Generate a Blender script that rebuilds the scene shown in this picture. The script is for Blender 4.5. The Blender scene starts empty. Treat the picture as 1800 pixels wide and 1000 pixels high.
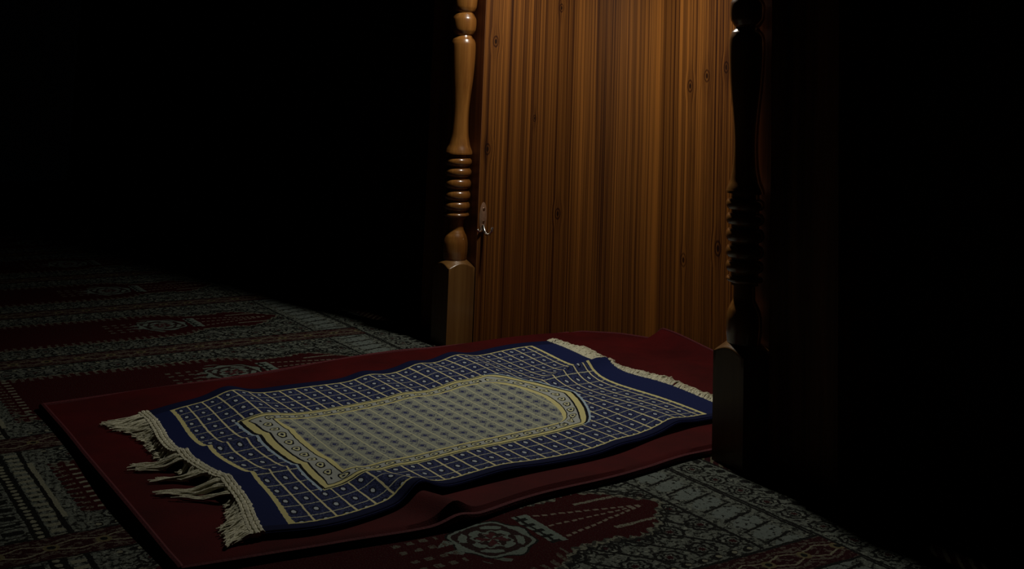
import bpy, math, random
from mathutils import Matrix, Vector
random.seed(7)
scene = bpy.context.scene
COL = scene.collection

# ------------------------------------------------------------------ world axes
# X runs along the front of the prayer niche, Y runs into the niche, Z is up.
# Origin: foot of the left column, at its front inner corner.  Metres.

# ------------------------------------------------------------------ helpers
def link(o, parent=None):
    COL.objects.link(o)
    if parent is not None:
        o.parent = parent
    return o

def mesh(name, verts, faces, mat, parent=None, smooth=True, uv=None):
    me = bpy.data.meshes.new(name)
    me.from_pydata(verts, [], faces)
    if uv is not None:
        lay = me.uv_layers.new(name='UVMap')
        idx = [0] * len(me.loops)
        me.loops.foreach_get('vertex_index', idx)
        flat = []
        for i in idx:
            flat += uv[i]
        lay.data.foreach_set('uv', flat)
    me.polygons.foreach_set('use_smooth', [smooth] * len(me.polygons))
    me.materials.append(mat)
    me.update()
    if smooth:
        me.set_sharp_from_angle(angle=math.radians(38))
    return link(bpy.data.objects.new(name, me), parent)

def empty(name, loc=(0, 0, 0)):
    o = bpy.data.objects.new(name, None)
    o.empty_display_size = .05
    o.location = loc
    return link(o)

def tag(o, label=None, cat=None, group=None, kind=None):
    if label:
        o['label'] = label
        if not kind: o['kind'] = 'thing'
    if cat: o['category'] = cat
    if group: o['group'] = group
    if kind: o['kind'] = kind
    return o

def box_geo(x0, x1, y0, y1, z0, z1):
    v = [(x, y, z) for z in (z0, z1) for y in (y0, y1) for x in (x0, x1)]
    f = [(0, 2, 3, 1), (4, 5, 7, 6), (0, 1, 5, 4), (2, 6, 7, 3), (0, 4, 6, 2), (1, 3, 7, 5)]
    return v, f

def box(name, x0, x1, y0, y1, z0, z1, mat, parent=None, bevel=0):
    v, f = box_geo(x0, x1, y0, y1, z0, z1)
    o = mesh(name, v, f, mat, parent, smooth=False)
    if bevel:
        m = o.modifiers.new('bevel', 'BEVEL'); m.width = bevel; m.segments = 3
    return o

def tube_geo(pts, radii, sides=6, cap=True):
    V, F = [], []
    n = len(pts)
    P = [Vector(p) for p in pts]
    ref = None
    for i in range(n):
        t = (P[min(i + 1, n - 1)] - P[max(i - 1, 0)])
        if t.length < 1e-9: t = Vector((1, 0, 0))
        t.normalize()
        if ref is None:
            ref = Vector((0, 0, 1)) if abs(t.z) < .9 else Vector((1, 0, 0))
        a = t.cross(ref)
        if a.length < 1e-6: a = t.orthogonal()
        a.normalize()
        b = a.cross(t).normalized()
        ref = b
        r = radii[i] if isinstance(radii, (list, tuple)) else radii
        for k in range(sides):
            an = 2 * math.pi * k / sides
            V.append(tuple(P[i] + a * (r * math.cos(an)) + b * (r * math.sin(an))))
    for i in range(n - 1):
        for k in range(sides):
            k2 = (k + 1) % sides
            F.append((i * sides + k, i * sides + k2, (i + 1) * sides + k2, (i + 1) * sides + k))
    if cap:
        F.append(tuple(range(sides - 1, -1, -1)))
        F.append(tuple((n - 1) * sides + k for k in range(sides)))
    return V, F

def join_geo(parts):
    V, F = [], []
    for v, f in parts:
        o = len(V)
        V += v
        F += [tuple(i + o for i in q) for q in f]
    return V, F

def lathe_geo(profile, cx, cy, seg=48):
    """profile: (z, r) or (z, r, square_half)."""
    V, F = [], []
    for p in profile:
        z, r = p[0], p[1]
        sq = p[2] if len(p) > 2 else None
        for k in range(seg):
            a = 2 * math.pi * (k + .0) / seg
            rr = r
            if sq:
                rr = min(r, sq / max(abs(math.cos(a)), abs(math.sin(a))))
            V.append((cx + rr * math.cos(a), cy + rr * math.sin(a), z))
    n = len(profile)
    for i in range(n - 1):
        for k in range(seg):
            k2 = (k + 1) % seg
            F.append((i * seg + k, i * seg + k2, (i + 1) * seg + k2, (i + 1) * seg + k))
    F.append(tuple(range(seg - 1, -1, -1)))
    F.append(tuple((n - 1) * seg + k for k in range(seg)))
    return V, F

def smooth_profile(keys, n=8):
    """Catmull-Rom through (z, r) keys."""
    out = []
    m = len(keys)
    for i in range(m - 1):
        p0, p1, p2, p3 = keys[max(i - 1, 0)], keys[i], keys[i + 1], keys[min(i + 2, m - 1)]
        for k in range(n):
            t = k / n
            z = p1[0] + (p2[0] - p1[0]) * t
            r = .5 * ((2 * p1[1]) + (-p0[1] + p2[1]) * t + (2 * p0[1] - 5 * p1[1] + 4 * p2[1] - p3[1]) * t * t
                      + (-p0[1] + 3 * p1[1] - 3 * p2[1] + p3[1]) * t ** 3)
            out.append((z, r))
    out.append(keys[-1])
    return out

def torus_profile(z, h, r0, r1, n=9):
    return [(z + h * math.sin(a), r0 + (r1 - r0) * math.cos(a) ** .8)
            for a in [(-math.pi / 2 + math.pi * i / (n - 1)) * .999 for i in range(n)]]

def sstep(a, b, x):
    t = max(0., min(1., (x - a) / (b - a)))
    return t * t * (3 - 2 * t)

def gauss(x, s):
    return math.exp(-(x / s) ** 2)

# ------------------------------------------------------------------ node language
class NT:
    def __init__(self, name, rough=.8, spec=.2, coat=0., sheen=0.):
        self.mat = bpy.data.materials.new(name)
        self.mat.use_nodes = True
        self.t = self.mat.node_tree
        self.t.nodes.clear()
        self.out = self.t.nodes.new('ShaderNodeOutputMaterial')
        self.b = self.t.nodes.new('ShaderNodeBsdfPrincipled')
        self.t.links.new(self.b.outputs['BSDF'], self.out.inputs['Surface'])
        self.b.inputs['Roughness'].default_value = rough
        self.b.inputs['Specular IOR Level'].default_value = spec
        self.b.inputs['Coat Weight'].default_value = coat
        self.b.inputs['Coat Roughness'].default_value = .12
        self.b.inputs['Sheen Weight'].default_value = sheen
    def node(self, typ, **kw):
        n = self.t.nodes.new(typ)
        for k, v in kw.items(): setattr(n, k, v)
        return n
    def put(self, sock, v):
        if isinstance(v, E): self.t.links.new(v.s, sock)
        elif isinstance(v, bpy.types.NodeSocket): self.t.links.new(v, sock)
        elif isinstance(v, (tuple, list)):
            sock.default_value = tuple(v) + ((1.,) if len(sock.default_value) == 4 and len(v) == 3 else ())
        else: sock.default_value = v
    def op(self, name, *a, clamp=False):
        n = self.node('ShaderNodeMath', operation=name, use_clamp=clamp)
        for i, x in enumerate(a): self.put(n.inputs[i], x)
        return E(self, n.outputs[0])
    def uv(self):
        s = self.node('ShaderNodeSeparateXYZ')
        self.t.links.new(self.node('ShaderNodeUVMap', uv_map='UVMap').outputs[0], s.inputs[0])
        return E(self, s.outputs[0]), E(self, s.outputs[1])
    def obj(self):
        s = self.node('ShaderNodeSeparateXYZ')
        self.t.links.new(self.node('ShaderNodeTexCoord').outputs['Object'], s.inputs[0])
        return [E(self, s.outputs[i]) for i in range(3)]
    def xyz(self, x, y, z=0.):
        c = self.node('ShaderNodeCombineXYZ')
        for i, v in enumerate((x, y, z)): self.put(c.inputs[i], v)
        return c.outputs[0]
    def noise(self, vec, scale, detail=2., rough=.5, dist=0.):
        n = self.node('ShaderNodeTexNoise')
        self.put(n.inputs['Vector'], vec)
        n.inputs['Scale'].default_value = scale
        n.inputs['Detail'].default_value = detail
        n.inputs['Roughness'].default_value = rough
        n.inputs['Distortion'].default_value = dist
        return E(self, n.outputs[0])
    def voronoi(self, vec, scale, feature='F1'):
        n = self.node('ShaderNodeTexVoronoi', feature=feature)
        self.put(n.inputs['Vector'], vec)
        n.inputs['Scale'].default_value = scale
        return E(self, n.outputs['Distance'])
    def mix(self, f, a, b):
        n = self.node('ShaderNodeMix', data_type='RGBA')
        self.put(n.inputs[0], f); self.put(n.inputs[6], a); self.put(n.inputs[7], b)
        return n.outputs[2]
    def ramp(self, f, stops):
        n = self.node('ShaderNodeValToRGB')
        self.put(n.inputs[0], f)
        el = n.color_ramp.elements
        el[0].position, el[0].color = stops[0][0], tuple(stops[0][1]) + (1,)
        el[1].position, el[1].color = stops[-1][0], tuple(stops[-1][1]) + (1,)
        for p, c in stops[1:-1]:
            e = el.new(p); e.color = tuple(c) + (1,)
        return n.outputs[0]
    def color(self, c): self.put(self.b.inputs['Base Color'], c)
    def bump(self, h, strength=.3, dist=.002):
        n = self.node('ShaderNodeBump')
        n.inputs['Strength'].default_value = strength
        n.inputs['Distance'].default_value = dist
        self.put(n.inputs['Height'], h)
        self.t.links.new(n.outputs[0], self.b.inputs['Normal'])

class E:
    """A scalar socket with arithmetic."""
    def __init__(self, t, s): self.t, self.s = t, s
    def __add__(self, o): return self.t.op('ADD', self, o)
    __radd__ = __add__
    def __sub__(self, o): return self.t.op('SUBTRACT', self, o)
    def __rsub__(self, o): return self.t.op('SUBTRACT', o, self)
    def __mul__(self, o): return self.t.op('MULTIPLY', self, o)
    __rmul__ = __mul__
    def __truediv__(self, o): return self.t.op('DIVIDE', self, o)
    def __rtruediv__(self, o): return self.t.op('DIVIDE', o, self)
    def __neg__(self): return self.t.op('MULTIPLY', self, -1.)
    def __and__(self, o): return self.t.op('MULTIPLY', self, o)
    def __or__(self, o): return self.t.op('MAXIMUM', self, o)
    def lt(self, o): return self.t.op('LESS_THAN', self, o)
    def gt(self, o): return self.t.op('GREATER_THAN', self, o)
    def inside(self, a, b): return self.gt(a) & self.lt(b)
    def abs(self): return self.t.op('ABSOLUTE', self)
    def min(self, o): return self.t.op('MINIMUM', self, o)
    def max(self, o): return self.t.op('MAXIMUM', self, o)
    def sqrt(self): return self.t.op('SQRT', self)
    def sin(self): return self.t.op('SINE', self)
    def cos(self): return self.t.op('COSINE', self)
    def floor(self): return self.t.op('FLOOR', self)
    def atan2(self, o): return self.t.op('ARCTAN2', self, o)
    def clamp(self): return self.t.op('ADD', self, 0., clamp=True)
    def inv(self): return self.t.op('SUBTRACT', 1., self)
    def rep(self, p, off=0.):
        """distance-signed repeat: result in [-p/2, p/2)"""
        return self.t.op('WRAP', self - off, p / 2, -p / 2)
    def remap(self, a, b, c, d, smooth=False):
        n = self.t.node('ShaderNodeMapRange', interpolation_type='SMOOTHSTEP' if smooth else 'LINEAR')
        for i, v in enumerate((self, a, b, c, d)): self.t.put(n.inputs[i], v)
        return E(self.t, n.outputs[0])

def hyp(a, b): return (a * a + b * b).sqrt()

# ------------------------------------------------------------------ materials
def wood_material(name, axis_uv=False, light=(.42, .19, .055), dark=(.16, .055, .012), coat=.6, rough=.35,
                  freq=60., knots=(), cracks=0.):
    m = NT(name, rough=rough, spec=.4, coat=coat)
    if axis_uv:
        u, z = m.uv()
        w = 0.
    else:
        u, w, z = m.obj()
    dist = None
    kmask = None
    for (ku, kz, kr) in knots:
        d = hyp((u - ku) * (1. / kr), (z - kz) * (.55 / kr))
        pull = (d * -1.0 + 2.6).max(0.) * ((u - ku)) * .28
        dist = pull if dist is None else dist + pull
        ring = d.remap(.55, 1.15, 1., 0., True)
        ring = ring * (.55 + .45 * (d * 9.).sin())
        tail = hyp((u - ku) * (1. / kr), (z - kz) * (.16 / kr)).remap(.3, 1.4, .15, 0., True)
        ring = ring | tail
        kmask = ring if kmask is None else kmask | ring
    uu = u if dist is None else u - dist
    wob = m.noise(m.xyz(uu, w, z * .6), 2.2, 2) * (.010 if axis_uv else .03)
    uu = uu + wob
    zs = .35 if axis_uv else 1.
    if axis_uv: m.b.inputs['Specular IOR Level'].default_value = .12
    fine = m.noise(m.xyz(uu * freq * 2.6, w * freq * 2.6 if w else 0., z * 2.2 * zs), 1., 4, .65)
    mid = m.noise(m.xyz(uu * freq, w * freq if w else 0., z * .45 * zs), 1., 3, .6)
    wide = m.noise(m.xyz(uu * freq * .22, w * freq * .22 if w else 0., z * .3), 1., 2, .5)
    f = (fine * .46 + mid * .40 + wide * .24) if axis_uv else (fine * .36 + mid * .42 + wide * .32)
    f = f.remap(.39, .68, 0., 1.) if axis_uv else f.remap(.36, .74, 0., 1.)
    if axis_uv:
        # broad pale sapwood strips and thin bright board edges
        pale = (u - .553).abs().remap(.010, .024, .34, 0., True) + (u - .650).abs().remap(.003, .008, .36, 0., True)
        f = f + pale + (u - .18).remap(0., .14, 0., .05)
        saw = m.noise(m.xyz(u * 260., 0., z * 9.), 1., 3, .7)
        f = f + (saw - .5) * u.remap(.62, .72, .10, .45)
    if kmask is not None:
        f = (f - kmask * .75).clamp()
    c = m.ramp(f, [(0., [d * .35 for d in dark]), (.28, dark), (.55, [(a + b) / 2 for a, b in zip(light, dark)]), (.8, light),
                   (1., [min(1, a * 1.5) for a in light])])
    m.color(c)
    m.bump(fine * .6 + mid, .15, .0015)
    return m

def plain(name, color, rough=.8, spec=.2, metal=0., noise=0., scale=60., coat=0., bump=0.):
    m = NT(name, rough=rough, spec=spec, coat=coat)
    x, y, z = m.obj()
    n = m.noise(m.xyz(x, y, z), scale, 3)
    m.color(m.mix(n.remap(.3, .7, 0., 1.), [c * (1 - noise) for c in color], [min(1, c * (1 + noise)) for c in color]))
    m.b.inputs['Metallic'].default_value = metal
    if bump: m.bump(n, bump, .002)
    return m.mat

KNOTS = [(.266, .337, .010), (.175, .605, .006), (.021, .519, .010), (.258, .923, .008), (.035, .815, .010),
         (.83, .764, .010), (.872, .753, .013), (.756, .740, .011), (.69, .711, .011),
         (.675, .236, .012), (.808, .285, .013), (.867, .300, .010), (1.1, .5, .012), (1.35, .7, .012)]

def niche_wood():
    wm = wood_material('niche_pine', True, light=(.140, .049, .0078), dark=(.027, .0068, .0010), coat=.0, rough=.6,
                       freq=115., knots=KNOTS)
    return wm.mat

M_NICHE = niche_wood()
M_COLUMN = wood_material('varnished_turned_pine', False, light=(.215, .090, .019), dark=(.115, .041, .0075), coat=1., rough=.3, freq=45.).mat
M_BLOCK = wood_material('column_block_pine', False, light=(.16, .078, .020), dark=(.10, .043, .010), coat=.2, rough=.4, freq=30.,
                        ).mat
M_PANEL = wood_material('dark_front_panel_pine', False, light=(.26, .095, .025), dark=(.085, .026, .006), coat=.0, rough=.6, freq=38.).mat
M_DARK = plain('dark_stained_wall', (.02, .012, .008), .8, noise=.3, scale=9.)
M_TRIM = wood_material('trim_pine', False, light=(.22, .08, .02), dark=(.09, .03, .007), coat=.5, rough=.4, freq=50.).mat
M_FLOOR = plain('bare_floor_boards', (.05, .03, .02), .8, noise=.3, scale=12.)
M_CEIL = plain('ceiling_paint', (.30, .24, .17), .9, noise=.05, scale=5.)
M_STEEL = plain('hook_steel', (.62, .60, .57), .22, .5, metal=1., noise=.1, scale=200.)
M_PLATE = plain('hook_plate_bronze', (.33, .19, .12), .4, .5, metal=.6, noise=.15, scale=150.)
M_FRINGE = plain('cream_fringe_cotton', (.56, .54, .40), .95, .05, noise=.25, scale=350., bump=.4)
M_HEADING = plain('cream_heading_cord', (.50, .48, .36), .95, .05, noise=.3, scale=240., bump=.5)

def mat_velvet():
    m = NT('red_velvet', rough=.85, spec=.1, sheen=.04)
    m.b.inputs['Sheen Roughness'].default_value = .45
    m.put(m.b.inputs['Sheen Tint'], (.8, .15, .18))
    x, y, z = m.obj()
    v = m.xyz(x, y, z)
    n = m.noise(v, 7., 4, .6)
    g = m.noise(v, 420., 2, .5)
    f = n * .75 + g * .25
    m.color(m.ramp(f, [(.3, (.026, .0010, .0011)), (.7, (.060, .0020, .0022))]))
    m.bump(g, .35, .0015)
    return m.mat
M_VELVET = mat_velvet()
M_PIPING = plain('maroon_piping', (.075, .014, .017), .85, .15, noise=.3, scale=300., bump=.4)

def rug_material():
    m = NT('woven_prayer_rug', rough=.9, spec=.08, sheen=.0)
    a, t = m.uv()
    jit = m.noise(m.xyz(a, t), 70., 2) - .5
    a = a + jit * .003
    t = t + (m.noise(m.xyz(t, a), 70., 2) - .5) * .003
    grain = m.noise(m.xyz(a * 1., t * 1.), 330., 3, .7)
    spk = m.voronoi(m.xyz(a, t), 190.)
    NAVY, BLACK = (.0055, .0075, .030), (.004, .0045, .009)
    BLUE = (.008, .013, .058)
    CREAM, GOLD = (.50, .48, .24), (.47, .40, .15)
    SKY = (.28, .36, .42)
    GREY, BAND = (.27, .265, .205), (.32, .335, .305)
    A0, A1, T0, T1 = .041, 1.033, .034, .681      # cream frame
    TC = .388
    # --- navy lattice ground
    px, py = .0372, .0445
    la = a.rep(px, A0)                           # cream lines run across the rug
    lt = t.rep(py, T0 + py / 2)                  # centred on cells
    row = ((a - A0) / px).floor()
    par = row * .5 - (row * .5).floor()          # 0 / .5 alternate rows
    ground = m.mix((grain * 1.25).clamp().gt(.60) , NAVY, (.022, .030, .085))
    ground = m.mix(spk.lt(.16), ground, (.075, .085, .14))
    # broken cross dashes between the dots
    lt2 = t.rep(py, T0)
    dash = lt2.abs().lt(.0013) & grain.gt(.42)
    ground = m.mix(dash, ground, (.36, .36, .25))
    # dots in the middle of every cell
    ca = a.rep(px, A0 + px / 2)
    dot = hyp(ca * 1., lt * .62)
    ground = m.mix(dot.lt(.0058) & dot.gt(.0038), ground, BLACK)
    halo = dot.inside(.0085, .0125) & grain.gt(.5)
    ground = m.mix(halo, ground, (.040, .05, .12))
    ground = m.mix((dot + (grain - .5) * .003).lt(.0036), ground, (.36, .40, .42))
    # cream lines across
    thick = m.noise(m.xyz(row * 3.7, t * 9.), 1., 1).remap(.3, .7, .0013, .0024)
    ground = m.mix(la.abs().lt(thick), ground, (.52, .47, .26))
    # --- inner panel : d > 0 inside
    x = ((t - TC).abs() / .184).clamp()
    arc = (1. - x * x).max(0.).sqrt()
    aend = .745 + arc * .060 + (1. - x) * .070
    dside = .184 - (t - TC).abs()
    dfoot = a - .143
    dhead = (aend - a) * .85
    d = dside.min(dfoot).min(dhead)
    endw = (dside - dfoot.min(dhead)).remap(-.012, .022, 0., 1., True)     # end bands are wider
    k = endw * .75 + 1.
    endz = endw.gt(.5)
    xi = ((t - TC).abs() / .148).clamp()
    ai = .712 + (1. - xi * xi).max(0.).sqrt() * .078 + (1. - xi) * .012
    di = (.152 - (t - TC).abs()).min(a - .198).min((ai - a) * .85)
    col = ground
    col = m.mix(d.inside(-.0105, -.0050) & endz, col, SKY)
    col = m.mix(d.inside(-.0045, -.0020) & endz.inv(), col, CREAM)
    col = m.mix(d.inside(-.0050, .0016), col, BLACK)
    col = m.mix(d.inside(-.0045, -.0020) & endz.inv(), col, CREAM)
    g0 = k * .0080 + .0016
    col = m.mix(d.gt(.0016) & d.lt(g0), col, m.mix(grain, GOLD, CREAM))
    band = m.mix(grain, [c * .8 for c in BAND], [c * 1.15 for c in BAND])
    b0 = g0 + k * .0024
    ea = a.rep(.0325, 0.); et = t.rep(.0325, TC)
    along = m.op('ADD', et * endz, ea * endz.inv())
    across = (d - b0 + di + .0026) * .5
    e1 = hyp(along * .70, across * (1.0 - endz * .12)) + ((along * 420.).sin() * .0008)
    band = m.mix(e1.inside(.0058, .0080), band, BLACK)
    band = m.mix(e1.inside(.0036, .0058) & grain.gt(.4), band, CREAM)
    band = m.mix((e1 + (grain - .5) * .002).lt(.0024), band, BLACK)
    col = m.mix(d.gt(g0), col, BLACK)
    col = m.mix(d.gt(b0), col, band)
    col = m.mix(di.gt(-.0026), col, BLACK)
    kg = k * .0062
    col = m.mix(di.gt(0.), col, m.mix(grain, GOLD, CREAM))
    # inner field
    p2 = .0362
    ia = a.rep(p2, .215); irow = ((a - .215) / p2 + .5).floor()
    sh = irow * .5 - (irow * .5).floor()
    fld = m.mix(grain, (.15, .160, .130), (.31, .325, .265))
    mt = (t + sh * .031).rep(.031, TC)
    mo = ia.abs() * .9 + mt.abs() * .75
    fld = m.mix(mo.inside(.0055, .0098) & grain.gt(.44), fld, (.085, .09, .115))
    fld = m.mix((mo + (grain - .5) * .006).lt(.0048), fld, (.020, .025, .085))
    sp2 = (m.voronoi(m.xyz(a, t), 130.)).lt(.27)
    fld = m.mix(sp2, fld, (.085, .090, .105))
    fl = a.rep(p2, .215 + p2 / 2)
    fld = m.mix(fl.abs().lt(.0014), fld, (.42, .41, .26))
    col = m.mix(di.gt(kg), col, fld)
    # --- cream frame and plain blue end bands
    df = (a - A0).min(A1 - a).min(t - T0).min(T1 - t)
    dl = (a - A0).min(A1 - a)
    zig = ((t * 420.).sin() + (a * 420.).sin()) * .0006
    wid = dl.lt(.010) * .0045 + .0045
    col = m.mix((df + zig).inside(0., wid), col, m.mix(grain, GOLD, CREAM))
    blue = m.mix(grain, [c * .75 for c in BLUE], [c * 1.2 for c in BLUE])
    sideb = (t - T0).min(T1 - t).lt(0.)
    blue = m.mix(sideb, blue, m.mix(grain, (.003, .0045, .022), (.006, .009, .040)))
    col = m.mix(df.lt(0.), col, blue)
    m.color(m.mix((grain - .5).max(0.) * 1.0, col, BLACK))
    m.bump(m.noise(m.xyz(a, t), 600., 2), .35, .001)
    return m.mat
M_RUG = rug_material()
M_RUGEDGE = plain('navy_binding', (.008, .011, .055), .9, .08, noise=.3, scale=300.)

def carpet_material():
    m = NT('patterned_row_carpet', rough=.95, spec=.05)
    x, y, z = m.obj()
    jx = m.noise(m.xyz(x, y), 26., 2) - .5
    jy = m.noise(m.xyz(y, x, 3.), 26., 2) - .5
    fx = m.noise(m.xyz(x, y), 150., 2) - .5
    fy = m.noise(m.xyz(y, x, 7.), 150., 2) - .5
    w = x + jx * .008 + fx * .005
    v = y + jy * .008 + fy * .005
    w = w - v.remap(-.75, -1.1, 0., .05, True) * w.inside(.15, .72)
    PER = .562
    p = w.rep(PER, -.005)
    ap = p.abs()
    grain = m.noise(m.xyz(x, y), 260., 3, .75)
    weave = m.noise(m.xyz(x * 1., y * 2.2), 120., 3, .7)
    G1, G2 = (.062, .070, .058), (.132, .146, .122)
    DK = (.006, .006, .006)
    MAR = (.020, .0025, .004)
    RED = (.026, .0014, .0024)
    CRM = (.17, .17, .12)
    gp = m.mix(weave.remap(.3, .7, 0., 1.), G1, G2)
    fleck = m.noise(m.xyz(x * 1.0, y * 1.0, 5.), 95., 2, .6)
    fleck2 = m.noise(m.xyz(x * 1., y * .55, 9.), 135., 2, .6)
    gp = m.mix(fleck.remap(.52, .58, 0., .95), gp, DK)
    gp = m.mix(fleck2.remap(.60, .64, 0., .8), gp, (.20, .212, .172))
    # ---------- general border ground with rosettes and strokes
    def rosette(aa, bb, r, base):
        d = hyp(aa, bb)
        an = bb.atan2(aa)
        d = d + (an * 8.).sin() * (r * .07)
        c = m.mix(d.lt(r * 1.18), base, DK)
        c = m.mix(d.lt(r * .92), c, gp)
        c = m.mix(d.inside(r * .42, r * .62), c, DK)
        c = m.mix(d.lt(r * .28), c, MAR)
        return c
    # side borders
    side = gp
    stro = ((p * 2.2 + v) * 210.).sin() + (grain - .5) * 7.
    side = m.mix(stro.gt(1.0), side, DK)
    side = rosette(ap - .183, v.rep(.062, .01), .019, side)
    comma = hyp((ap - .221) * 1.25, v.rep(.031, 0.) + (ap - .221) * .6)
    side = m.mix(comma.lt(.0105), side, DK)
    side = m.mix(hyp(ap - .221, v.rep(.031, .004)).lt(.0045), side, CRM)
    side = m.mix((ap - .206).abs().lt(.0014) & grain.gt(.4), side, DK)
    side = m.mix((ap - .2365).abs().lt(.0034), side, DK)
    # guard stripe between rows
    tri = v.rep(.075, 0.).abs()
    gs = m.mix(fleck2.gt(.56), MAR, (.075, .058, .045))
    zz = ap - .2575 - (tri - .019) * .35
    gs = m.mix(zz.abs().lt(.0022) & weave.gt(.47), gs, (.085, .075, .055))
    zz2 = ap - .2690 - (tri - .019) * .35
    gs = m.mix(zz2.abs().lt(.0018) & grain.gt(.4), gs, (.16, .15, .10))
    sq = hyp(ap - .281, v.rep(.075, .0375))
    gs = m.mix(sq.lt(.012), gs, (.11, .09, .045))
    gs = m.mix(sq.lt(.006), gs, DK)
    side = m.mix(ap.gt(.240), side, gs)
    # ---------- field shape
    vq = (v / .012).floor() * .012
    hw = v.remap(-.56, -.47, .140, .086, True) - v.remap(-.40, -.37, 0., -.012, True) - v.remap(-.36, -.27, 0., .038, True)
    hw = hw - v.remap(-.30, -.235, 0., .06)
    hw = m.op('MULTIPLY', hw, v.lt(-.232)) - v.gt(-.232) * .08
    d = hw - ap
    df = v + 1.085
    dd = d.min(df)
    # spandrel between field and head bars
    span = m.mix((((p + v * .6) * 170.).sin() + (grain - .5) * 4.5).gt(.95), gp, DK)
    span = rosette(p.rep(.075, .0375), (v + .0).rep(.066, .02), .022, span)
    span = m.mix(((p * .8 - v) * 95.).sin().gt(.93), span, DK)
    hin = v.gt(-.56) & ap.lt(.206)
    base = m.mix(hin, side, span)
    # head bars
    bars = gp
    bt = (p + v * .22).rep(.047, .01)
    bright = m.mix(weave, (.080, .096, .088), (.140, .160, .142))
    inb = hyp(bt * 2.4, ((v + .168) * 1.35)).lt(.046) & fleck.lt(.60)
    bars = m.mix((((p * 1.0 + v * .5) * 230.).sin() + (grain - .5) * 7.).gt(1.0), bars, DK)
    bars = m.mix(inb, bars, bright)
    bars = m.mix((bt.abs() - .0228).abs().lt(.0022) & v.inside(-.205, -.130), bars, DK)
    bars = m.mix((v + .225).abs().lt(.0035) | (v + .112).abs().lt(.003), bars, DK)
    base = m.mix(v.gt(-.228) & ap.lt(.232), base, bars)
    # wall-end border
    we = m.mix((((p * 1.4 - v) * 190.).sin() + (grain - .5) * 7.).gt(1.0), gp, DK)
    we = rosette(p.rep(.062, .03), v + .070, .020, we)
    we = m.mix(hyp(p.rep(.031, 0.), v + .030).lt(.009), we, DK)
    we = m.mix((v + .015).abs().lt(.003) | (v + .105).abs().lt(.003), we, DK)
    we = m.mix(v.gt(-.012), we, m.mix((((p + v) * 260.).sin() + grain * 1.5).gt(1.2), MAR, (.09, .08, .05)))
    base = m.mix(v.gt(-.108), base, we)
    # foot border ladder (all the way across the row)
    ft = m.mix((((p * .3 + v * 1.6) * 300.).sin() + (grain - .5) * 8.).gt(1.0), gp, DK)
    blk = p.rep(.024, 0.).abs().lt(.0060)
    ft = m.mix(v.inside(-1.150, -1.128) & blk & grain.gt(.4), ft, CRM)
    ft = m.mix(v.inside(-1.128, -1.119), ft, DK)
    ft = m.mix(v.inside(-1.1565, -1.1525), ft, DK)
    dots = hyp(p.rep(.0165, 0.), v + 1.166)
    ft = m.mix(v.inside(-1.176, -1.156), ft, DK)
    ft = m.mix((dots + (grain - .5) * .003).lt(.0055), ft, CRM)
    lad = v.inside(-1.226, -1.176)
    ladc = m.mix(p.rep(.038, .01).abs().lt(.0085) & (v + 1.201).abs().lt(.016), gp, DK)
    ladc = m.mix(p.rep(.038, .029).abs().lt(.0018), ladc, DK)
    ladc = m.mix((v + 1.176).abs().lt(.002) | (v + 1.226).abs().lt(.002), ladc, DK)
    ft = m.mix(lad, ft, ladc)
    d2 = hyp(p.rep(.0165, .005), v + 1.240)
    ft = m.mix(v.inside(-1.252, -1.228), ft, DK)
    ft = m.mix((d2 + (grain - .5) * .003).lt(.0055), ft, CRM)
    ft = m.mix(v.inside(-1.272, -1.252), ft, MAR)
    infoot = v.inside(-1.275, -1.085) & ap.lt(.2365)
    base = m.mix(infoot, base, ft)
    # next carpet row beyond the foot: repeat head pattern by wall border
    nx = rosette(p.rep(.09, .02), v.rep(.09, .03), .030, m.mix((((p * .8 - v) * 130.).sin() + (grain - .5) * 7.).gt(1.0), gp, DK))
    nx = m.mix(((p + v * 1.3) * 45.).sin().gt(.9), nx, DK)
    base = m.mix(v.lt(-1.275), base, nx)
    # outline of the field : zigzag
    zg = (v.rep(.022, 0.).abs() - .0055) * .9 + (p.rep(.022, 0.).abs() - .0055) * .5
    o = dd + zg
    base = m.mix(o.inside(-.030, -.026) & df.gt(0.), base, DK)
    base = m.mix(o.inside(-.020, -.012) & df.gt(0.), base, DK)
    base = m.mix(o.inside(-.012, .000) & df.gt(0.), base, m.mix(fleck.gt(.5), (.125, .128, .095), (.03, .03, .025)))
    base = m.mix(df.inside(-.036, -.028) & ap.lt(.167), base, CRM)
    # ---------- field
    fldc = m.mix(weave, [c * .75 for c in RED], [c * 1.3 for c in RED])
    tooth = v.rep(.020, 0.).abs().lt(.0042) & d.inside(-.01, .024) & v.lt(-.5)
    fldc = m.mix(tooth & grain.gt(.47), fldc, (.085, .080, .06))
    tf = p.rep(.024, 0.).abs().lt(.0040) & (df.inside(.004, .016) & grain.gt(.52) | df.inside(.022, .036))
    fldc = m.mix(tf & ap.lt(.14), fldc, CRM)
    # medallion
    mv = v + .575
    r = hyp(p / .068, mv / .066)
    an = p.atan2(mv)
    rr = r + (an * 8.).sin() * .05
    MG = m.mix(weave, (.075, .098, .084), (.150, .180, .150))
    ara = ((an * 4. + r * 13.).sin() + (r * 19. - an * 4.).sin()) + (grain - .5) * 1.4
    fldc = m.mix(rr.lt(1.04), fldc, DK)
    fldc = m.mix(rr.lt(.98), fldc, MG)
    fldc = m.mix(rr.lt(.90) & ara.gt(-.25), fldc, (.018, .008, .008))
    fldc = m.mix(rr.inside(.40, .47) & grain.gt(.40), fldc, MG)
    fldc = m.mix(rr.lt(.34) & ((an * 4.).sin() + grain).gt(.3), fldc, (.05, .012, .014))
    cap = ap.lt(.058) & mv.inside(.074, .104)
    fldc = m.mix(cap, fldc, MG)
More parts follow.
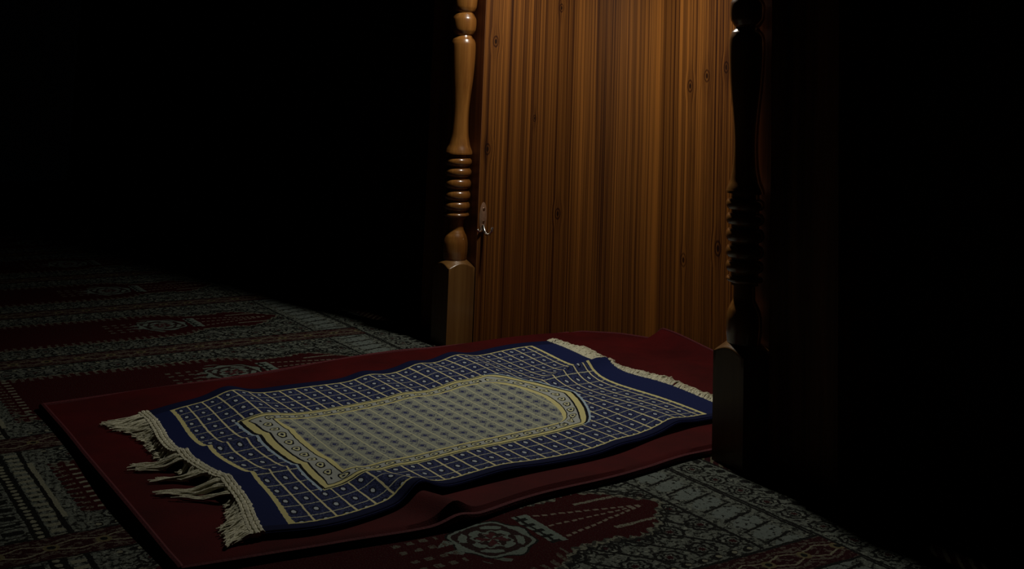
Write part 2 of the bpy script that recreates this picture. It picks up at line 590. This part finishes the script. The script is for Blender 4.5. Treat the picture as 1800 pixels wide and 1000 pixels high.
    fldc = m.mix(cap & (mv.inside(.080, .085) | (((p * 260.).sin() + (grain - .5)).gt(.3) & mv.lt(.094))), fldc, DK)
    tail = (ap + (mv + .070).abs() * .9).lt(.030)
    fldc = m.mix(tail & (grain.gt(.45) & ap.gt(.010)), fldc, MG)
    # sprays behind the medallion and hanging chains towards the arch
    spr = ((ap - .045).abs().lt(.006) | (ap - .018).abs().lt(.005)) & mv.inside(-.155, -.072) & (((v * 260.).sin() + (grain - .5) * 2.).gt(.0))
    fldc = m.mix(spr & grain.gt(.45), fldc, (.085, .082, .062))
    spr2 = hyp(ap - .060, mv + .03).lt(.026) & ((an * 9. + r * 14.).sin() + (grain - .5)).gt(.35) & rr.gt(1.04)
    fldc = m.mix(spr2, fldc, (.085, .10, .08))
    k = (mv - .104).remap(0., .20, .048, .0)
    chain = ((ap - k).abs().lt(.0030) | ap.lt(.0025)) & mv.inside(.104, .305) & ((v * 420.).sin().gt(-.45))
    fldc = m.mix(chain, fldc, (.14, .12, .09))
    pend = (ap - .055).abs().lt(.004) & mv.inside(.20, .29) & grain.gt(.45)
    fldc = m.mix(pend, fldc, (.15, .15, .11))
    infield = o.gt(0.)
    base = m.mix(infield, base, fldc)
    # pile speckle
    base = m.mix((grain - .50).max(0.) * 2.0, base, (.004, .004, .004))
    base = m.mix(m.noise(m.xyz(x, y), 420., 1).remap(.55, .75, 0., .30), base, (.085, .085, .065))
    m.color(base)
    m.bump(grain, .6, .004)
    return m.mat
M_CARPET = carpet_material()

# ------------------------------------------------------------------ setting
Z_TOP = 2.25
def niche_path():
    P = [(0.0, .09), (0.0, .36)]
    a, b, c = (0., .36), (.012, .535), (.185, .585)
    for i in range(1, 9):
        t = i / 8
        P.append(tuple((1 - t) ** 2 * a[j] + 2 * t * (1 - t) * b[j] + t * t * c[j] for j in (0, 1)))
    return P + [(1 - q[0], q[1]) for q in reversed(P)]
PATH = niche_path()
V, F, UV = [], [], []
L = 0.
last = None
for q in PATH:
    if last: L += math.hypot(q[0] - last[0], q[1] - last[1])
    last = q
    for z in (0., Z_TOP):
        V.append((q[0], q[1], z)); UV.append((L, z))
for i in range(len(PATH) - 1):
    F.append((2 * i, 2 * i + 2, 2 * i + 3, 2 * i + 1)[::-1])
nv = len(V)
for i, q in enumerate(PATH):                       # back of the boards
    p0, p1 = PATH[max(i - 1, 0)], PATH[min(i + 1, len(PATH) - 1)]
    dx, dy = p1[0] - p0[0], p1[1] - p0[1]
    m = math.hypot(dx, dy)
    for z in (0., Z_TOP):
        V.append((q[0] - dy / m * .03, q[1] + dx / m * .03, z)); UV.append((UV[2 * i][0], z))
for i in range(len(PATH) - 1):
    F.append((nv + 2 * i, nv + 2 * i + 2, nv + 2 * i + 3, nv + 2 * i + 1))
nw = mesh('wall_back', V, F, M_NICHE, smooth=True, uv=UV)
nw['kind'] = 'structure'

box('floor', -5., 3.6, -4.2, 1.2, -.05, -.012, M_FLOOR)
box('ceiling', -5., 3.6, -4.2, 1.2, Z_TOP, Z_TOP + .08, M_CEIL)
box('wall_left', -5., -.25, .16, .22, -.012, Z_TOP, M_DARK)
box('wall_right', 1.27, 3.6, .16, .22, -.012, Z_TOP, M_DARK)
def front_panel(name, sx):
    fx = (lambda x: x) if sx < 0 else (lambda x: 1. - x)
    pl = [(-.25, .066), (-.084, .066), (-.084, .0885), (-.001, .0885), (-.001, .089), (-.034, .20), (-.25, .20)]
    n = len(pl)
    V = [(fx(x), y, z) for z in (0., Z_TOP) for x, y in pl]
    F = [(i, (i + 1) % n, n + (i + 1) % n, n + i) for i in range(n)] + [tuple(range(n - 1, -1, -1)), tuple(range(n, 2 * n))]
    if sx > 0: F = [tuple(reversed(f)) for f in F]
    o = mesh(name, V, F, M_PANEL, smooth=False)
    b = o.modifiers.new('bevel', 'BEVEL'); b.width = .004; b.segments = 3; b.limit_method = 'ANGLE'
front_panel('trim_1', -1)
front_panel('trim_2', 1)
for n in ('floor', 'ceiling', 'wall_left', 'wall_right', 'trim_1', 'trim_2'):
    bpy.data.objects[n]['kind'] = 'structure'

# fitted carpet : a thin sheet with a softly uneven pile, stops at the walls
def carpet():
    V, F = [], []
    xs = [-4.6 + i * .06 for i in range(int(7.9 / .06) + 1)]
    ys = [-3.9 + i * .06 for i in range(int(3.98 / .06))] + [.062]
    for yv in ys:
        for xv in xs:
            V.append((xv, yv, 0.))
    nx = len(xs)
    for j in range(len(ys) - 1):
        for i in range(nx - 1):
            F.append((j * nx + i, j * nx + i + 1, (j + 1) * nx + i + 1, (j + 1) * nx + i))
    o = mesh('fitted_carpet', V, F, M_CARPET)
    s = o.modifiers.new('thickness', 'SOLIDIFY'); s.thickness = .0115; s.offset = -1
    return tag(o, 'grey and dark red patterned mosque carpet laid wall to wall in rows', 'carpet')
carpet()

# ------------------------------------------------------------------ columns
def column():
    root = empty('turned_column', (0, 0, 0))
    H = .0405
    # square pedestal, its top turned so that the round bell cuts scallops into the faces
    prof = [(0., .2, H), (.05, .2, H), (.12, .2, H), (.18, .2, H)]
    for i in range(13):
        t = i / 12
        prof.append((.203 + .018 * t, .0585 - .0255 * t ** .8, H))
    mesh('pedestal', *lathe_geo(prof, 0, 0, 96), M_BLOCK, root)
    bell = smooth_profile([(.214, .0290), (.218, .0310), (.225, .0325), (.245, .0345), (.268, .0342), (.284, .0305), (.296, .0245), (.303, .0215), (.338, .0210)], 6)
    mesh('bell', *lathe_geo(bell, 0, 0), M_COLUMN, root)
    mesh('ring_core', *lathe_geo([(.330, .0265), (.505, .0275)], 0, 0), M_COLUMN, root)
    for z, h, r in ((.341, .006, .0355), (.365, .0118, .0365), (.393, .0130, .0368), (.424, .0135, .0372), (.455, .0120, .0372), (.483, .0115, .0372)):
        mesh('ring', *lathe_geo(torus_profile(z, h, .0255, r, 13), 0, 0), M_COLUMN, root)
    bal = [(.5035, .0300), (.5040, .0372), (.5085, .0376)] + smooth_profile([(.5095, .0372), (.528, .0305), (.552, .0258), (.585, .0238), (.62, .0240), (.66, .0270),
          (.70, .0312), (.745, .0345), (.785, .0358), (.806, .0350), (.817, .0310), (.823, .0255), (.830, .0225)], 6)
    mesh('baluster', *lathe_geo(bal, 0, 0), M_COLUMN, root)
    mesh('bead', *lathe_geo(smooth_profile([(.826, .0225), (.832, .0275), (.842, .0330), (.858, .0350), (.874, .0340), (.886, .0280), (.893, .0225)], 6), 0, 0), M_COLUMN, root)
    top = [(.889, .0225), (.896, .0290), (.906, .0335), (.925, .0355), (.97, .0350), (1.02, .0310), (1.08, .0250), (1.14, .0236), (1.19, .0270), (1.215, .0370)]
    mesh('upper_baluster', *lathe_geo(smooth_profile(top, 6), 0, 0), M_COLUMN, root)
    return root

def copy_tree(o, parent=None):
    c = o.copy(); COL.objects.link(c)
    if parent: c.parent = parent
    for ch in list(o.children): copy_tree(ch, c)
    return c

colL = column()
# upper half, above the picture frame
mesh('ring_core', *lathe_geo([(1.21, .0275), (1.39, .0265)], 0, 0), M_COLUMN, colL)
for z in (1.232, 1.262, 1.293, 1.322, 1.350, 1.374):
    mesh('ring', *lathe_geo(torus_profile(z, .0122, .0255, .037, 11), 0, 0), M_COLUMN, colL)
mesh('capital_block', *lathe_geo([(1.385, .0225), (1.42, .0225), (1.44, .034), (1.50, .033), (1.505, .034, .0405), (1.54, .060, .0405), (1.60, .2, .0405), (Z_TOP - .001, .2, .0405)], 0, 0, 96), M_BLOCK, colL)
colL.location = (-.0405, .0435, 0)
colR = copy_tree(colL)
colR.location = (1.0405, .0435, 0)
tag(colL, 'varnished turned wooden column left of the niche, warmly lit on its inner side', 'column', 'turned columns flanking the niche')
tag(colR, 'turned wooden column right of the niche, mostly a black silhouette', 'column', 'turned columns flanking the niche')

# ------------------------------------------------------------------ coat hook on the left inner wall
def hook():
    root = empty('coat_hook', (.0, .104, .33))
    # oval back plate, slightly domed
    V, F = [], []
    seg, rings = 28, 6
    for i in range(rings):
        t = i / (rings - 1)
        for k in range(seg):
            a = 2 * math.pi * k / seg
            V.append((.0035 * math.cos(t * math.pi / 2 * .95) + .0005, .0095 * t * math.cos(a) if t > 0 else 0, .031 * t * math.sin(a) + .005))
    for i in range(rings - 1):
        for k in range(seg):
            k2 = (k + 1) % seg
            F.append((i * seg + k, (i + 1) * seg + k, (i + 1) * seg + k2, i * seg + k2))
    mesh('backplate', V, F, M_PLATE, root)
    pts = [(.002, 0., -.012), (.008, 0., -.022), (.017, 0, -.0285), (.028, .0, -.0275), (.036, .0, -.021), (.040, 0, -.012)]
    mesh('prong', *tube_geo(pts, [.0042, .0036, .0031, .0028, .0025, .0023], 10), M_STEEL, root)
    pts = [(.0025, 0, -.016), (.004, -.008, -.024), (.006, -.014, -.024), (.007, -.018, -.019)]
    mesh('prong', *tube_geo(pts, [.0030, .0026, .0022, .0018], 8), M_STEEL, root)
    for zz in (.022, -.004):
        mesh('screw', *tube_geo([(.0022, 0, zz), (.0046, 0, zz)], [.0030, .0024], 12), M_STEEL, root)
    root.scale = (1.25, 1.25, 1.3)
    tag(root, 'small metal coat hook with oval plate beside the left column', 'hook')
hook()

# ------------------------------------------------------------------ red mat
def niche_y_back(xv):
    """back wall Y at X (inside the niche)"""
    best = .36
    for i in range(len(PATH) - 1):
        x0, y0 = PATH[i]; x1, y1 = PATH[i + 1]
        if x1 - x0 > 1e-6 and x0 <= xv <= x1:
            return y0 + (y1 - y0) * (xv - x0) / (x1 - x0)
    return best

def mat_edges(v):
    l = .115 + (.012 - .115) * sstep(-1.03, -.06, v)
    l += .006 * math.sin(v * 9.)
    r = 1.003 + .045 * sstep(-.25, -.6, v) - .04 * sstep(-.8, -1.05, v) + .008 * math.sin(v * 17.)
    e = sstep(-.16, -.03, v)
    l += (max(l, .020) - l) * e
    r += (min(r, .980) - r) * e
    return l, r

def mat_z(x, v):
    l, r = mat_edges(v)
    z = .0095 + .0035 * sstep(-1.0, -.8, v)
    z += .0025 * math.sin(x * 9. + v * 5.) + .002 * math.sin(v * 13. - x * 6.)
    # crease that runs in from the front right edge
    z += .020 * gauss(v + .60 + (1.04 - x) * .30, .030) * sstep(.68, 1.02, x)
    z += .006 * gauss(v + .60 + (1.04 - x) * .30, .10) * sstep(.5, 1.0, x)
    # ruffles inside the niche
    z += .003 * sstep(.1, .4, v) * (1 + math.sin(x * 21. + v * 8.)) * (1 - sstep(.45, .57, v))
    z += .014 * gauss(v - .36, .09) * gauss(x - .50, .18)
    # lifted corner against the back wall
    z += .036 * sstep(.50, .580, v) * sstep(.165, .215, x) * (1 - .75 * sstep(.22, .50, x))
    z -= .004 * sstep(.3, .5, v)
    return max(z, .008)

def red_mat():
    root = empty('floor_mat', (0, 0, 0))
    NU, NV = 90, 150
    V, F = [], []
    grid = []
    rowsv = [(-1.03 + .0) + (1.03 + .0) * 1. * i / NV for i in range(NV + 1)]
    top, bot = [], []
    def vmap(u, b):
        x_lin = u
        vb = max(.0, 0.)
        # front edge slightly bowed, back edge follows the curved wall
        front = -1.03 + .003 * math.sin(u * 7.)
        xb = .020 + u * .960
        back = min(niche_y_back(xb - .014), niche_y_back(xb + .014)) - .012
        return front + (back - front) * b
    for j in range(NV + 1):
        for i in range(NU + 1):
            u = i / NU
            b = j / NV
            v = vmap(u, b)
            l, r = mat_edges(v)
            x = l + (r - l) * u
            # rounded corners at the free end
            z = mat_z(x, v)
            e = min(u * (r - l), (1 - u) * (r - l), (v + 1.045))
            if e < .012:
                z = max(.0015, z * math.sqrt(max(0., 1 - (1 - e / .012) ** 2)) * .6 + z * .4)
            V.append((x, v, z))
    W = NU + 1
    for j in range(NV):
        for i in range(NU):
            F.append((j * W + i, j * W + i + 1, (j + 1) * W + i + 1, (j + 1) * W + i))
    # skirt down to the carpet
    ring = [i for i in range(W)] + [j * W + NU for j in range(1, NV + 1)] + [NV * W + i for i in range(NU - 1, -1, -1)] + [j * W for j in range(NV - 1, 0, -1)]
    off = len(V)
    for k in ring:
        xx, yy, zz = V[k]
        zb = .001
        if zz > .030: zb = zz - .018
        V.append((xx, yy, zb))
    n = len(ring)
    for k in range(n):
        k2 = (k + 1) % n
        F.append((ring[k2], ring[k], off + k, off + k2))
    mesh('velvet_cover', V[:], F, M_VELVET, root)
    # piping sewn round the edge
    pts = []
    for k in ring:
        xx, yy, zz = V[k]
        pts.append((xx, yy, max(zz, .0065)))
    # the corded seam shows along the front, left and right edges
    iL = len(ring)
    edge = pts + [pts[0]]
    out = []
    for q in edge:
        out.append(q)
    right = out[W - 1: W + NV]
    front = out[:W]
    left = [out[0]] + list(reversed(out[W + NV - 1 + NU:]))
    for seg in (front, right, left):
        mesh('piping', *tube_geo(seg, .0058, 8), M_PIPING, root)
    back = out[W + NV - 1: W + NV + NU]
    mesh('piping', *tube_geo(back, .003, 8), M_PIPING, root)
    tag(root, 'padded dark red velvet mat with piped edge running into the niche', 'mat')
red_mat()

# ------------------------------------------------------------------ prayer rug
RL, RW = 1.110, .700
R0 = (.300, -.884)
SD = (-.131, .991); TD = (.991, .131)
def rug_xy(a, t):
    s = a - .131 * t
    # slightly wavy side edges
    tt = t
    if True:
        tt += .010 * math.sin(a * 11. + .6) * sstep(.5, .70, t) - .008 * math.sin(a * 9. - .5) * sstep(.25, 0., t)
    tt -= .034 * gauss(a + .01, .060) * sstep(.50, .70, t)
    s += .012 * math.sin(t * 13. + 1.2) * (sstep(.25, 0., a) + .8 * sstep(.9, 1.13, a))
    return (R0[0] + SD[0] * s + TD[0] * tt, R0[1] + SD[1] * s + TD[1] * tt)

def rug_wave(a, t):
    h = 0.
    far = 1 - sstep(.0, .45, t)
    near = sstep(.40, .74, t)
    # ripples along the far edge
    h += far * (.015 * gauss(a - .19, .045) + .009 * gauss(a - .525, .038) + .007 * gauss(a - .665, .035) + .012 * gauss(a - .79, .048))
    # swells along the near edge
    h += near * (.008 * gauss(a - .290, .034) + .004 * gauss(a - .46, .06) + .005 * gauss(a - .74, .05) + .007 * gauss(a - .92, .04))
    # old fold lines that run lengthwise
    for t0, am, s0, s1 in ((.31, .010, .0, .22), (.47, .009, .0, .20)):
        h += am * math.exp(-abs(t - t0) / .022) * (1 - sstep(s0 + .1, s1 + .06, a))
    t1 = .27 + (1.08 - a) * .12
    h += .030 * math.exp(-abs(t - t1) / .030) * sstep(.80, .99, a) * (1 - .3 * sstep(1.06, 1.13, a))
    h += (.006 * (1 + math.sin(a * 8.5 + t * 6.)) * .5 + .003 * (1 + math.sin(a * 21. - t * 9.)) * .5) * (1 - .6 * near)
    return h

def rug_pt(a, t, lift=0.):
    x, y = rug_xy(a, t)
    ap, tp = min(max(a, 0), RL), min(max(t, 0), RW)
    return (x, y, mat_z(x, y) + .0068 + rug_wave(ap, tp) + lift)

def prayer_rug():
    root = empty('prayer_rug', (0, 0, 0))
    NA, NTt = 260, 170
    V, F, UV = [], [], []
    for j in range(NTt + 1):
        for i in range(NA + 1):
            a, t = RL * i / NA, RW * j / NTt
            V.append(rug_pt(a, t)); UV.append((a, t))
    W = NA + 1
    for j in range(NTt):
        for i in range(NA):
            F.append((j * W + i, (j + 1) * W + i, (j + 1) * W + i + 1, j * W + i + 1))
    # turn faces up
    F = [tuple(reversed(f)) for f in F]
    o = mesh('woven_field', V, F, M_RUG, root, uv=UV)
    s = o.modifiers.new('thickness', 'SOLIDIFY'); s.thickness = .0032; s.offset = -1
    # side bindings
    for t in (0., RW):
        pts = [rug_pt(RL * i / 160, t, -.0012) for i in range(161)]
        mesh('side_binding', *tube_geo(pts, .0032, 7), M_RUGEDGE, root)
    # corded heading at the foot end: three plump cords side by side
    parts = []
    for k, (da, rr) in enumerate(((.002, .0042), (-.006, .0048), (-.0135, .0040))):
        pts = []
        for i in range(121):
            t = -.002 + (RW + .004) * i / 120
            wob = .0010 * math.sin(i * 2.4 + k)
            pts.append(rug_pt(da + wob, t, .0012 + .0007 * math.sin(i * 2.9 + k * 2)))
        parts.append(tube_geo(pts, [rr * (1 + .12 * math.sin(i * 1.9 + k)) for i in range(121)], 7))
    mesh('heading_cord', *join_geo(parts), M_HEADING, root)
    # tassels of the foot end: (t, length, sideways drift, strands, spread)
    rnd = random.Random(3)
    spec = [(.010, .070, -.012, 12, .020), (.026, .078, -.020, 12, .018), (.045, .066, -.022, 11, .018), (.062, .072, -.03, 11, .016), (.082, .060, -.030, 10, .015),
            (.102, .050, -.030, 9, .013), (.120, .042, -.020, 8, .011), (.140, .036, -.012, 7, .010), (.160, .030, -.008, 7, .010), (.180, .028, -.006, 6, .009),
            (.202, .026, .000, 6, .009), (.222, .024, -.004, 6, .008), (.245, .022, .0, 6, .008), (.268, .026, -.01, 6, .008), (.290, .024, .0, 6, .008),
            (.335, .082, -.046, 9, .010), (.352, .070, -.040, 7, .008), (.378, .026, .0, 5, .008), (.402, .030, .006, 5, .008), (.425, .074, -.040, 8, .010), (.440, .060, -.05, 6, .008),
            (.470, .034, .012, 6, .008), (.500, .092, -.050, 9, .008), (.515, .082, -.052, 7, .007), (.545, .078, -.056, 3, .004), (.568, .022, .004, 5, .008),
            (.590, .024, .004, 6, .009), (.608, .028, .006, 6, .009), (.626, .030, .004, 7, .009), (.642, .034, .008, 7, .010), (.658, .046, -.004, 8, .014),
            (.675, .048, -.010, 9, .018), (.690, .044, .004, 9, .018), (.706, .046, .012, 9, .016), (.720, .046, .000, 8, .010), (.731, .042, -.012, 7, .008)]
    def tassel(a0, t0, dirn, ln, drift, strands, spread, rad, seg=7, lift=.0):
        parts = []
        for k in range(strands):
            l = ln * rnd.uniform(.78, 1.05)
            dt = rnd.uniform(-1, 1) * spread
            st = t0 + rnd.uniform(-.006, .006)
            ph, am = rnd.uniform(0, 6.28), rnd.uniform(.0006, .0022)
            pts, rs = [], []
            z0 = .004 * rnd.random()
            for i in range(seg + 1):
                f = i / seg
                aa = a0 + dirn * l * f
                tt = st + (drift + dt) * f ** 1.3 + am * math.sin(ph + f * 7.)
                x, y = rug_xy(min(max(aa, -.2), 1.3), tt)
                base = mat_z(x, y) + rad + .0016
                zz = base + (.0050 + rug_wave(min(max(a0, 0), RL), min(max(t0, 0), RW))) * (1 - sstep(0, .6, f)) + (z0 + lift) * math.sin(f * 2.9) + .0012 * math.sin(ph * 2 + f * 9)
                pts.append((x, y, max(zz, base)))
                rs.append(rad * (1 - .45 * f))
            parts.append(tube_geo(pts, rs, 5))
        return join_geo(parts)
    for (t0, ln, drift, n, sp) in spec:
        t0 *= RW / .738
        mesh('tassel', *tassel(-.012, t0, -1, ln, drift, n + 2, sp, .0019), M_FRINGE, root)
    # short thick fringe at the head end
    N = 58
    for i in range(N):
        t0 = .004 + (RW - .008) * i / (N - 1)
        ln = rnd.uniform(.036, .048) * (1.35 if .10 < t0 < .24 else 1.)
        mesh('tassel', *tassel(RL - .003, t0, 1, ln, rnd.uniform(-.012, .010), 8, .010, .0018, 5, .010), M_FRINGE, root)
    # two loose threads that have strayed onto the blue end band
    for (a0, t0, a1, t1, b) in ((.006, .135, .055, .085, .010), (.004, .165, .028, .150, .002)):
        pts = []
        for i in range(13):
            f = i / 12
            pts.append(rug_pt(a0 + (a1 - a0) * f, t0 + (t1 - t0) * f + b * math.sin(f * 3.14), .0022))
        mesh('loose_thread', *tube_geo(pts, .0008, 5), M_FRINGE, root)
    tag(root, 'blue and cream patterned prayer rug with arch design and cream fringe on red mat', 'rug')
prayer_rug()

# ------------------------------------------------------------------ light
ld = bpy.data.lights.new('niche_lamp', 'SPOT')
ld.energy = 32.5
ld.color = (1., .96, .85)
ld.spot_size = math.radians(158)
ld.spot_blend = .9
ld.shadow_soft_size = .035
lo = bpy.data.objects.new('niche_lamp', ld)
lo.location = (.43, .14, 1.30)
lo.rotation_euler = (0, 0, 0)
COL.objects.link(lo)

wd = bpy.data.worlds.new('night')
wd.use_nodes = True
wd.node_tree.nodes['Background'].inputs[0].default_value = (.5, .6, .7, 1)
wd.node_tree.nodes['Background'].inputs[1].default_value = .0003
scene.world = wd
scene.view_settings.view_transform = 'Standard'
scene.view_settings.look = 'None'
scene.view_settings.exposure = 0.
scene.view_settings.gamma = 1.

# ------------------------------------------------------------------ camera
F_PX = 1995.
ROLL = math.radians(2.05)
PITCH = math.atan(227 * math.cos(ROLL) / F_PX)
fw0 = Vector((-.83257, .55392, 0)).normalized()
rt0 = Vector((.55392, .83257, 0)).normalized()
up0 = Vector((0, 0, 1))
fwd = fw0 * math.cos(PITCH) + up0 * math.sin(PITCH)
upp = up0 * math.cos(PITCH) - fw0 * math.sin(PITCH)
right = rt0 * math.cos(ROLL) + upp * math.sin(ROLL)
up = upp * math.cos(ROLL) - rt0 * math.sin(ROLL)
cd = bpy.data.cameras.new('camera')
cd.sensor_width = 36.
cd.lens = F_PX / 1800 * 36.
cd.shift_y = -580. / 1800
cd.clip_start = .02
co = bpy.data.objects.new('camera', cd)
M = Matrix((right, up, -fwd)).transposed().to_4x4()
M.translation = Vector((2.655, -1.598, .70))
co.matrix_world = M
COL.objects.link(co)
scene.camera = co
